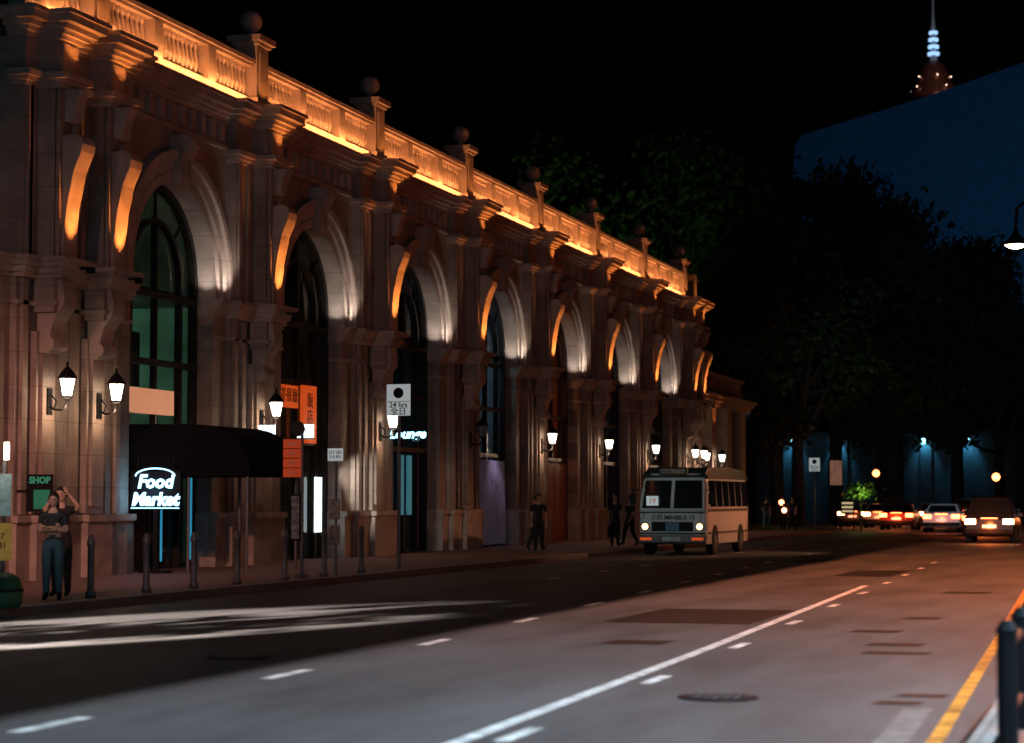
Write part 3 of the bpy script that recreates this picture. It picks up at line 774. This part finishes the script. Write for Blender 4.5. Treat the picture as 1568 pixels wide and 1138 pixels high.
# ---------------------------------------------------------------- cars (rear facing the camera, -Y)
def car(x,y,col,name='car',suv=False,rough=.25,lights='tail',rot=0,glow=1):
    E=empty(name,(x,y,0),rot)
    h=1.75 if suv else 1.45; hw=.92
    pm=mat('car_paint_'+name,col,rough,.2,var=.04,bump=0)
    lo=[(.05,.32),(0,.5),(.02,.95),(.12,1.02 if suv else .98),(3.0,1.02),(4.1,.9),(4.45,.75),(4.5,.4),(4.4,.28),(.2,.26)]
    m=MB(); m.prism(lo,'X',-hw,hw); m.build('body',pm,E,bevel=.07)
    yb=.15 if suv else .55; yt=.5 if suv else 1.25
    m=MB()
    v=[]
    for (yy,z,w_) in ((yb,1.0,.86),(yt,h-.03,.66),(yt+.5,h,.66),(2.4,h-.03,.64),(3.2,1.0,.84)):
        v+= [(-w_,yy,z),(w_,yy,z)]
    m.add(v,[(0,1,3,2),(2,3,5,4),(4,5,7,6),(6,7,9,8),(0,2,4,6,8),(1,9,7,5,3),(0,8,9,1)]); m.build('cabin',pm,E,bevel=.03)
    m=MB()
    def pane(p): m.add(p,[(0,1,2,3)])
    a=(yb,1.0,.86); b=(yt,h-.03,.66)
    def P(t,sx,out): return (sx*(a[2]+(b[2]-a[2])*t)*.88,a[0]+(b[0]-a[0])*t-out,a[1]+(b[1]-a[1])*t+out*.3)
    pane([P(.12,-1,.01),P(.12,1,.01),P(.86,1,.01),P(.86,-1,.01)])
    for s in (-1,1):
        pane([(s*.862,yb+.3,1.06),(s*.858,3.0,1.06),(s*.668,2.35,h-.12),(s*.682,yt+.05,h-.12)])
    pane([(-.76,3.22,1.05),(.76,3.22,1.05),(.6,2.46,h-.08),(-.6,2.46,h-.08)])
    m.build('windows',M['cglass'],E)
    m=MB()
    for s in (-1,1):
        m.box(s*.5,s*.9,-.02,.03,.72,.92)
    m.build('tail_lights',M['tail'] if lights=='tail' else M['tailw'],E,bevel=.01)
    m=MB(); m.box(-.3,.3,-.012,0.0,.93,.96); m.build('high_brake_light',M['tail'],E)
    m=MB(); m.box(-.26,.26,-.03,0,.58,.7); m.build('number_plate',M['plateS'],E)
    m=MB(); m.box(-.9,.9,-.06,.1,.36,.52); m.build('bumper',M['black'],E,bevel=.02)
    m=MB(); hb=MB()
    for yy in (.8,3.6):
        for s in (-1,1):
            m.lathe([(.2,-.11),(.3,-.11),(.33,-.07),(.33,.07),(.3,.11),(.2,.11)],(s*.83,yy,.33),18,'X'); hb.lathe([(.2,-.01),(.2,.02)],(s*.93,yy,.33),12,'X')
    m.build('tyres',M['tyre'],E); hb.build('hubs',M['grey'],E)
    m=MB()
    for s in (-1,1): m.box(s*.9,s*1.05,2.7,2.82,1.0,1.14)
    m.build('mirrors',pm,E)
    if glow: light('tail_lamp_spill','POINT',(0,-.45,.7),30*glow,(1,.18,.04),E,size=.1)
car(-5.6,82.8,(.02,.02,.022),'black_suv',True,lights='w',glow=3)
car(-9.7,109,(.65,.70,.75),'white_car',False,glow=.5)
car(-12.9,118,(.25,.03,.02),'red_taxi',False,glow=2)
car(-12.3,132,(.25,.03,.02),'red_taxi',False,lights='w',glow=2)
car(-14.9,127,(.3,.3,.32),'grey_car',False,lights='w')
car(-15.6,140,(.05,.05,.06),'dark_car',True,lights='w')
car(-17.2,133,(.05,.05,.06),'dark_car',False,lights='w')
car(-8.0,126,(.05,.05,.06),'dark_car',True,lights='w')
car(-11.0,141,(.05,.05,.06),'dark_car',True,lights='w')
car(-4.2,108,(.2,.03,.02),'red_taxi',False,lights='w',glow=2)
car(-6.9,98,(.2,.03,.02),'red_taxi',False,glow=2)
light('white_car_spot','SPOT',(-8.5,104,3.2),300,(.7,.85,1),target=(-9.7,109,.8),angle=60)  # spot above the road, no fitting, brightens the white car

# ---------------------------------------------------------------- trees
def leafmesh(name,seed,H=20,Rr=7,n=11000,zlo=.2,ls=1):
    rnd=random.Random(seed); v=[];f=[]
    lobes=[]
    for i in range(20):
        a=rnd.uniform(0,6.28); rr=Rr*rnd.uniform(.15,.8); z=H*rnd.uniform(zlo+.1,.88)
        fall=1-.5*abs((z/H-.55)/.45)
        lobes.append((rr*math.cos(a)*fall,rr*math.sin(a)*fall,z,Rr*rnd.uniform(.24,.44)))
    lobes.append((0,0,H*.86,Rr*.4))
    per=n//len(lobes)
    for lx,ly,lz,lr in lobes:
        for i in range(per):
            d=Vector((rnd.gauss(0,1),rnd.gauss(0,1),rnd.gauss(0,1))).normalized()
            r=lr*(rnd.random()**.45)*rnd.uniform(.75,1.2)
            c=Vector((lx,ly,lz))+Vector((d.x*r,d.y*r,d.z*r*.75))
            s=rnd.uniform(.14,.34)*ls
            q=Vector((rnd.gauss(0,1),rnd.gauss(0,1),rnd.gauss(0,1))).normalized(); p=q.orthogonal().normalized(); t=q.cross(p)
            o=len(v)
            v+= [tuple(c-p*s),tuple(c+t*s*.55),tuple(c+p*s),tuple(c-t*s*.55)]; f.append((o,o+1,o+2,o+3))
    me=bpy.data.meshes.new(name); me.from_pydata(v,[],f); me.materials.append(M['leaf']); 
    b=MB(); b.tube((0,0,0),(0,0,H*.3),.5,.38,10); b.tube((0,0,H*.3),(.3,.2,H*.7),.36,.12,8)
    for lx,ly,lz,lr in lobes: 
        z0=H*rnd.uniform(.22,.5); mid=(lx*.5+rnd.uniform(-.5,.5),ly*.5,(z0+lz)*.5-.4)
        b.tube((0,0,z0),mid,.2,.12,6); b.tube(mid,(lx,ly,lz),.12,.04,6)
    bm=bpy.data.meshes.new(name+'_wood'); bm.from_pydata(b.v,[],b.f); bm.materials.append(M['bark'])
    return me,bm
TV=[leafmesh('crown_a',1),leafmesh('crown_b',2),leafmesh('crown_c',5)]
small=leafmesh('crown_small',9,H=4.6,Rr=1.5,n=420,zlo=.3,ls=.55)
def tree(x,y,h,r,k,name='banyan_tree'):
    E=empty(name,(x,y,0),random.uniform(0,6.28)); E.scale=(r/7,r/7,h/20)
    for me,nm in zip(TV[k%3],('foliage','trunk_and_limbs')):
        o=bpy.data.objects.new(nm,me); COL.objects.link(o); o.parent=E
T=[(-24,146,26,7.5,0),(-20.5,150,26.5,7.5,1),(-16.3,150,23.5,7,2),(-12.4,152,21,7,0),(-9.4,150,19,5.2,1),(-29,138,27,8.5,2),(-27,128,25,8,1),(-23,122,17,6,2),(-18,156,20,8,0),(-21,136,20,6.5,1),
   (-36,105,22,8.5,0),(-35,122,24,8.5,1),(-37,90,19,7.5,2),(-34,140,26,8.5,2),(-36,76,17,6.5,1),
   (-10,168,11,6,2),(-15,170,12,7,0),(-20,171,12,7,1),(-25,168,13,7,2),(-6.5,170,9,5,1),(-30,160,14,7,0)]
for t in T: tree(*t)
E=empty('light_mottling_tree',(-15.6,14.2,.13),.6)  # unseen tree added to break up the kerbside lamp beam
for me,nm in zip(small,('foliage','trunk_and_limbs')):
    o=bpy.data.objects.new(nm,me); COL.objects.link(o); o.parent=E
    if nm!='foliage': o.scale=(.2,.2,1)
light('tree_fill_light','SPOT',(-27,108,12),1100,(.6,1,.35),target=(-30,122,19),angle=70,blend=.9)  # lights without fittings, added to make the dark crowns readable
light('tree_fill_light','SPOT',(-14,118,5),900,(.35,.6,.7),target=(-18,146,14),angle=70,blend=.9)
light('tree_fill_light','POINT',(-22.5,140,4),40,(1,.55,.15),size=.1)
E=empty('lit_shrub',(-14.3,114,0)); 
m=MB(); rnd=random.Random(3)
for i in range(380):
    d=Vector((rnd.gauss(0,.42),rnd.gauss(0,.4),rnd.gauss(0,.18))); c=d+Vector((0,0,2.1)); q=Vector((rnd.gauss(0,1),rnd.gauss(0,1),rnd.gauss(0,1))).normalized(); p=q.orthogonal().normalized(); t=q.cross(p)
    m.quad(tuple(c-p*.13),tuple(c+t*.08),tuple(c+p*.13),tuple(c-t*.08))
m.build('leaves',mat('bright_leaf',(.10,.2,.04),.5,bump=0),E)
m=MB(); m.tube((0,0,0),(0,0,2.3),.06,.03); m.tube((0,0,1.2),(.5,0,2.3),.03,.02); m.tube((0,0,1.3),(-.5,.1,2.2),.03,.02); m.build('stems',M['bark'],E)
light('shrub_light','POINT',(-14.0,112.9,1.9),26,(.75,1,.25),size=.1)

E=empty('boundary_wall')
m=MB(); m.box(-34,4,157,157.6,0,6.4); m.box(-34,4,156.9,157.7,6.4,6.6)
for x in range(-33,4,6): m.box(x-.4,x+.4,156.8,157.1,0,6.39)
m.build('wall',mat('wall_render',(.12,.13,.15),.8),E)
for x in (-21.2,-18.1,-15.1,-12.0,-24.5):
    light('blue_wall_washer','SPOT',(x,156.3,5.9),100,(.10,.62,1),E,target=(x,156.95,4.9),angle=80,size=.1)
    m=MB(); m.box(x-.15,x+.15,156.2,156.4,5.95,6.1); m.tube((x,156.3,6.05),(x,157,6.05),.03); m.build('washer_fitting',M['black'],E)
    m=MB(); m.lathe([(.2,-.02),(.2,.02)],(x,156.2,5.85),10,'Y'); m.build('washer_lens',emat('washer_lens',(.25,.75,1),7),E)

# ---------------------------------------------------------------- sloped-roof hall + tower
H_=empty('sloped_roof_hall')
hm=stone('blue_tile',(.10,.15,.20),brickh=.6,brickw=.6,mort=.02,var=.15,axis='XZ',dk=.7)
Yh=250
top=[(-38.9,40),(-38.6,43.2),(-37.8,44.4),(-30,46.4),(-22.6,48.4),(-12.8,51.4),(25,63)]
pts=[(-38.9,0)]+top+[(25,0)]
m=MB(); m.prism(pts,'Y',Yh,Yh+40); m.build('walls',hm,H_)
m=MB()
for x in range(-37,10,5): m.box(x,x+.5,Yh-1.5,Yh-1.0,0,6.5)
m.box(-38.5,24,Yh-2,Yh-.1,6.5,7.1); m.build('colonnade',M['grey'],H_)
light('hall_flood','SPOT',(8,190,18),19000,(.08,.45,1),H_,target=(-8,Yh,38),angle=110,blend=1)
light('hall_flood','SPOT',(-30,185,30),3500,(.08,.45,1),H_,target=(-25,Yh,34),angle=80,blend=1)
TW=empty('skyscraper_with_spire',(-54.8,609,0))
dk=mat('tower_glass',(.06,.07,.09),.3,.3,bump=0)
m=MB(); m.lathe([(14,0),(14,104),(9,110),(8,113)],(0,0,0),8,rot=.39); m.build('tower_shaft',dk,TW)
m=MB(); m.lathe([(8,113),(7.2,115),(6,117.5),(4.6,119),(4.4,121),(3,123.5),(1.4,125),(.8,126)],(0,0,0),16); m.build('dome',mat('copper_dome',(.25,.12,.09),.35,.5,bump=0),TW,smooth=True)
m=MB(); m.lathe([(.7,126),(.6,134),(.25,138),(.08,150)],(0,0,0),8); m.build('spire',mat('white_mast',(.3,.32,.35),.5,bump=0,emit=(.6,.8,1),estr=.05),TW)
m=MB()
for z in (126.6,128.6,130.6,132.6): m.lathe([(1.7-.15*(z-126)/2,0),(1.7-.15*(z-126)/2,.8)],(0,0,z),10)
m.build('mast_lights',emat('mast_glow',(.35,.6,1),1.3),TW)
m=MB()
for i in range(5):
    a=i*1.256; m.lathe([(.1,-.15),(.22,0),(.1,.15)],(4.7*math.cos(a),4.7*math.sin(a),120.3),6); m.lathe([(.1,-.15),(.2,0),(.1,.15)],(6.9*math.cos(a+.3),6.9*math.sin(a+.3),117.0),6)
m.build('dome_lights',emat('dome_glow',(1,.65,.5),4),TW)
light('dome_flood','POINT',(-48,590,124),1500,(1,.6,.5),size=1)

def small_lamp(x,y,z,col,r=.22,name='distant_street_lamp'):
    E=empty(name,(x,y,0)); m=MB(); m.tube((0,0,0),(0,0,z),.06,.04); m.box(-.12,.12,.05,.2,z-.4,z+.35); m.build('post',M['black'],E)
    m=MB(); m.lathe([(.02,-r),(r*.7,-r*.7),(r,0),(r*.7,r*.7),(.02,r)],(0,-.1,z),12); m.build('lamp',emat('lamp_'+name,col,9),E,smooth=True)
small_lamp(-16.9,143,3.4,(1,.24,.06),.24,'traffic_signal'); small_lamp(-9.0,140,3.1,(1,.26,.07),.26,'traffic_signal')
small_lamp(-21,118,6.6,(.6,.85,1),.16); small_lamp(-22.6,125,6.2,(1,.5,.15),.2); small_lamp(-19.6,121,1.5,(1,.25,.1),.16)
small_lamp(-18,112,1.1,(1,.3,.15),.14,'warning_lamp')
E=empty('advert_panel',(-15.2,111,Z),R(35)); m=MB(); m.box(-.4,.4,-.05,.05,2.2,3.6); m.tube((0,0,0),(0,0,2.2),.05); m.build('frame',M['black'],E)
m=MB(); m.box(-.34,.34,-.07,-.052,2.27,3.53); m.build('poster',mat('poster_print',(.5,.3,.22),.5,var=.7,scale=3,bump=0,emit=(1,.5,.35),estr=.12),E)
E=empty('direction_sign',(-14.2,108,Z)); m=MB(); m.box(-.35,.35,-.03,.03,.8,1.5); m.tube((-.3,0,0),(-.3,0,.8),.03); m.tube((.3,0,0),(.3,0,.8),.03); m.build('board',M['black'],E)
m=MB()
for i in range(3): m.box(-.28,.28,-.045,-.032,.9+i*.2,1.0+i*.2)
m.build('stripes',emat('sign_amber',(1,.75,.4),.5),E)

# ---------------------------------------------------------------- people
def person(name,x,y,z,rot,sc,pose,shirt,trous,hair,longhair=True,skirt=False):
    E=empty(name,(x,y,z),rot); E.scale=(sc,)*3
    J={'pel':(0,0,.90),'sp':(0,.0,1.05),'ch':(0,.0,1.22),'nk':(0,.0,1.385),'hb':(0,-.005,1.47)}
    for s,n in((-1,'L'),(1,'R')):
        J['cl'+n]=(s*.09,0,1.33); J['sh'+n]=(s*.165,0,1.325); J['hp'+n]=(s*.085,0,.86); J['kn'+n]=(s*.095,-.01,.48); J['an'+n]=(s*.10,.02,.09); J['to'+n]=(s*.12,-.15,.04)
        J['el'+n]=(s*.21,.02,1.05); J['wr'+n]=(s*.22,-.05,.82)
    if pose=='folded':
        J['elL']=(-.21,-.03,1.07); J['elR']=(.21,-.03,1.07); J['wrL']=(.06,-.17,1.10); J['wrR']=(-.07,-.19,1.14)
    if pose=='raised':
        J['elL']=(-.26,-.08,1.32); J['wrL']=(-.10,-.10,1.50); J['elR']=(.29,-.05,1.36); J['wrR']=(.13,-.06,1.56)
    if pose=='walk':
        J['knL']=(-.095,-.16,.50); J['anL']=(-.1,-.22,.11); J['toL']=(-.11,-.39,.09); J['knR']=(.095,.04,.48); J['anR']=(.1,.27,.13); J['toR']=(.11,.14,.04)
        J['elL']=(-.21,.1,1.07); J['wrL']=(-.21,.06,.84); J['elR']=(.21,-.06,1.06); J['wrR']=(.2,-.22,.9)
    ed=[('pel','sp'),('sp','ch'),('ch','nk'),('nk','hb')]
    for n in 'LR': ed+= [('ch','cl'+n),('cl'+n,'sh'+n),('sh'+n,'el'+n),('el'+n,'wr'+n),('pel','hp'+n),('hp'+n,'kn'+n),('kn'+n,'an'+n),('an'+n,'to'+n)]
    rad={'pel':(.145,.105),'sp':(.12,.09),'ch':(.145,.10),'nk':(.052,.052),'hb':(.05,.05),'cl':(.08,.075),'sh':(.062,.062),'el':(.042,.042),'wr':(.027,.024),'hp':(.105,.1),'kn':(.075 if not skirt else .1,.075),'an':(.05 if not skirt else .10,.05),'to':(.035,.028)}
    keys=list(J); me=bpy.data.meshes.new('skel'); me.from_pydata([J[k] for k in keys],[(keys.index(a),keys.index(b)) for a,b in ed],[])
    o=bpy.data.objects.new('skel',me); COL.objects.link(o)
    sm=o.modifiers.new('s','SKIN'); 
    for i,k in enumerate(keys):
        kk=k if k in rad else k[:2]
        me.skin_vertices[0].data[i].radius=rad[kk]; me.skin_vertices[0].data[i].use_root=(k=='pel')
    sb=o.modifiers.new('sub','SUBSURF'); sb.levels=2; sb.render_levels=2
    dg=bpy.context.evaluated_depsgraph_get(); dg.update()
    nm=bpy.data.meshes.new_from_object(o.evaluated_get(dg)); bpy.data.objects.remove(o)
    skin=M['skin']
    mats=[skin,shirt,trous,M['black']]
    nm.materials.clear()
    for q in mats: nm.materials.append(q)
    def seg(p,a,b):
        a=Vector(a);b=Vector(b);t=max(0,min(1,(p-a).dot(b-a)/max(1e-6,(b-a).length_squared))); return (p-(a+(b-a)*t)).length,t
    for p in nm.polygons:
        p.use_smooth=True
        best=min(((seg(p.center,J[a],J[b]),a,b) for a,b in ed),key=lambda q:q[0][0])
        (d,t),a,b=best
        if b[:2]=='wr': mi=0
        elif b[:2]=='el': mi=1 if t<.6 else 0
        elif b in('nk',): mi=1 if t<.75 else 0
        elif b=='hb': mi=0
        elif a[:2] in('hp','kn') : mi=2
        elif b[:2]=='to': mi=3
        elif p.center.z<.96: mi=2
        else: mi=1
        p.material_index=mi
    bo=bpy.data.objects.new('body',nm); COL.objects.link(bo); bo.parent=E
    m=MB(); c=(0,-.015,1.56); pr=[]
    for i in range(13):
        t=math.pi*i/12; z=-.115*math.cos(t); r=.082*math.sin(t)*(1.0 if z>0 else .93)
        pr.append((max(.004,r),z))
    m.lathe(pr,c,18); m.v=[(v[0]*.92,(v[1]-c[1])*1.18+c[1],v[2]) for v in m.v]
    m.add([(-.012,-.108,1.545),(.012,-.108,1.545),(0,-.104,1.58),(0,-.13,1.542)],[(0,1,3),(1,2,3),(2,0,3),(0,2,1)])
    for s in(-1,1): m.lathe([(.005,-.022),(.02,0),(.005,.022)],(s*.076,-.01,1.56),8)
    m.build('head',skin,E,smooth=True)
    m=MB()
    for s in(-1,1): m.box(s*.03-.012,s*.03+.012,-.1085,-.098,1.562,1.572); m.box(s*.03-.016,s*.03+.016,-.109,-.10,1.583,1.588)
    m.build('eyes_brows',M['black'],E)
    m=MB(); m.box(-.02,.02,-.104,-.095,1.508,1.516); m.build('mouth',M['lip'],E)
    m=MB(); vs=[];fs=[];n=18
    for i in range(9):
        t=math.pi*.62*i/8
        for k in range(n):
            a=2*math.pi*k/n; fr=max(0,-math.sin(a))
            tt=t*(1-.42*fr)
            vs.append((.086*math.sin(tt)*math.cos(a),-.005+.105*math.sin(tt)*math.sin(a),1.57+.122*math.cos(tt)))
    for i in range(8):
        for k in range(n): l=(k+1)%n; fs.append((i*n+k,i*n+l,(i+1)*n+l,(i+1)*n+k))
    m.add(vs,fs)
    if longhair: m.prism([(.02,1.62),(.09,1.6),(.105,1.5),(.10,1.36),(.07,1.24),(.045,1.3),(.04,1.45)],'X',-.075,.075)
    m.build('hair',hair,E,smooth=True)
    for n_ in 'LR':
        w_=Vector(J['wr'+n_]); e_=Vector(J['el'+n_]); d=(w_-e_).normalized(); side=d.cross(Vector((0,-1,.2))).normalized(); 
        if side.length<.5: side=Vector((1,0,0))
        nrm=d.cross(side)
        V=[w_-d*.02,w_+d*.04,w_+d*.085]; Rr=[.022,.03,.032]; ee=[(0,1),(1,2)]
        def chain(root,pts,r):
            pr_=root
            for p in pts: V.append(p); Rr.append(r); ee.append((pr_,len(V)-1)); pr_=len(V)-1
        for i,(off,ln) in enumerate(((-.03,.062),(-.01,.075),(.011,.07),(.03,.055))):
            b0=w_+d*.09+side*off; chain(2,[b0,b0+d*ln*.5+nrm*.006,b0+d*ln*.95+nrm*.02],.008)
        tb=w_+d*.03-side*.035; chain(1,[tb,tb+d*.03-side*.02,tb+d*.055-side*.025+nrm*.01],.0095)
        me=bpy.data.meshes.new('h'); me.from_pydata([tuple(v) for v in V],ee,[]); o=bpy.data.objects.new('h',me); COL.objects.link(o)
        o.modifiers.new('s','SKIN')
        for i,r in enumerate(Rr): me.skin_vertices[0].data[i].radius=(r,r*.6 if i<3 else r); me.skin_vertices[0].data[i].use_root=(i==0)
        sb=o.modifiers.new('sub','SUBSURF'); sb.levels=1
        dg=bpy.context.evaluated_depsgraph_get(); dg.update(); hm_=bpy.data.meshes.new_from_object(o.evaluated_get(dg)); bpy.data.objects.remove(o)
        hm_.materials.clear(); hm_.materials.append(skin)
        for p in hm_.polygons: p.use_smooth=True
        ho=bpy.data.objects.new('hand',hm_); COL.objects.link(ho); ho.parent=E
    return E
M['skin']=mat('skin',(.48,.30,.22),.55,var=.06,bump=0); M['lip']=mat('lips',(.35,.12,.1),.5,bump=0)
hairm=mat('black_hair',(.012,.01,.01),.45,bump=.3,scale=10)
navy=mat('navy_top',(.02,.026,.035),.85,bump=.2,scale=8); denim=mat('blue_denim',(.05,.12,.16),.85,bump=.2,scale=8)
greyt=mat('grey_clothes',(.03,.03,.035),.85,bump=.1); dk2=mat('dark_trousers',(.015,.015,.018),.85,bump=.1)
person('woman',-15.4,28.6,Z,R(20),.95,'folded',navy,denim,hairm,True,True)
person('man',-15.85,29.7,Z,R(10),1.0,'raised',dk2,dk2,hairm,False)
light('bus_stop_tube_spill','POINT',(-15.3,27.3,2.35),14,(1,.85,.7),size=.08)
for (x,y,r,s,p,a,b) in [(-16.2,67,20,1.0,'stand',greyt,dk2),(-15.9,67.8,-30,.96,'walk',navy,dk2),(-16.9,60.5,10,1.0,'stand',dk2,dk2),(-17.2,61.2,160,.98,'walk',dk2,dk2),
    (-16.5,105,0,1.0,'walk',greyt,dk2),(-17.6,104,180,1.0,'walk',navy,denim)]:
    person('pedestrian',x,y,Z,R(r),s,p,a,b,hairm,False)
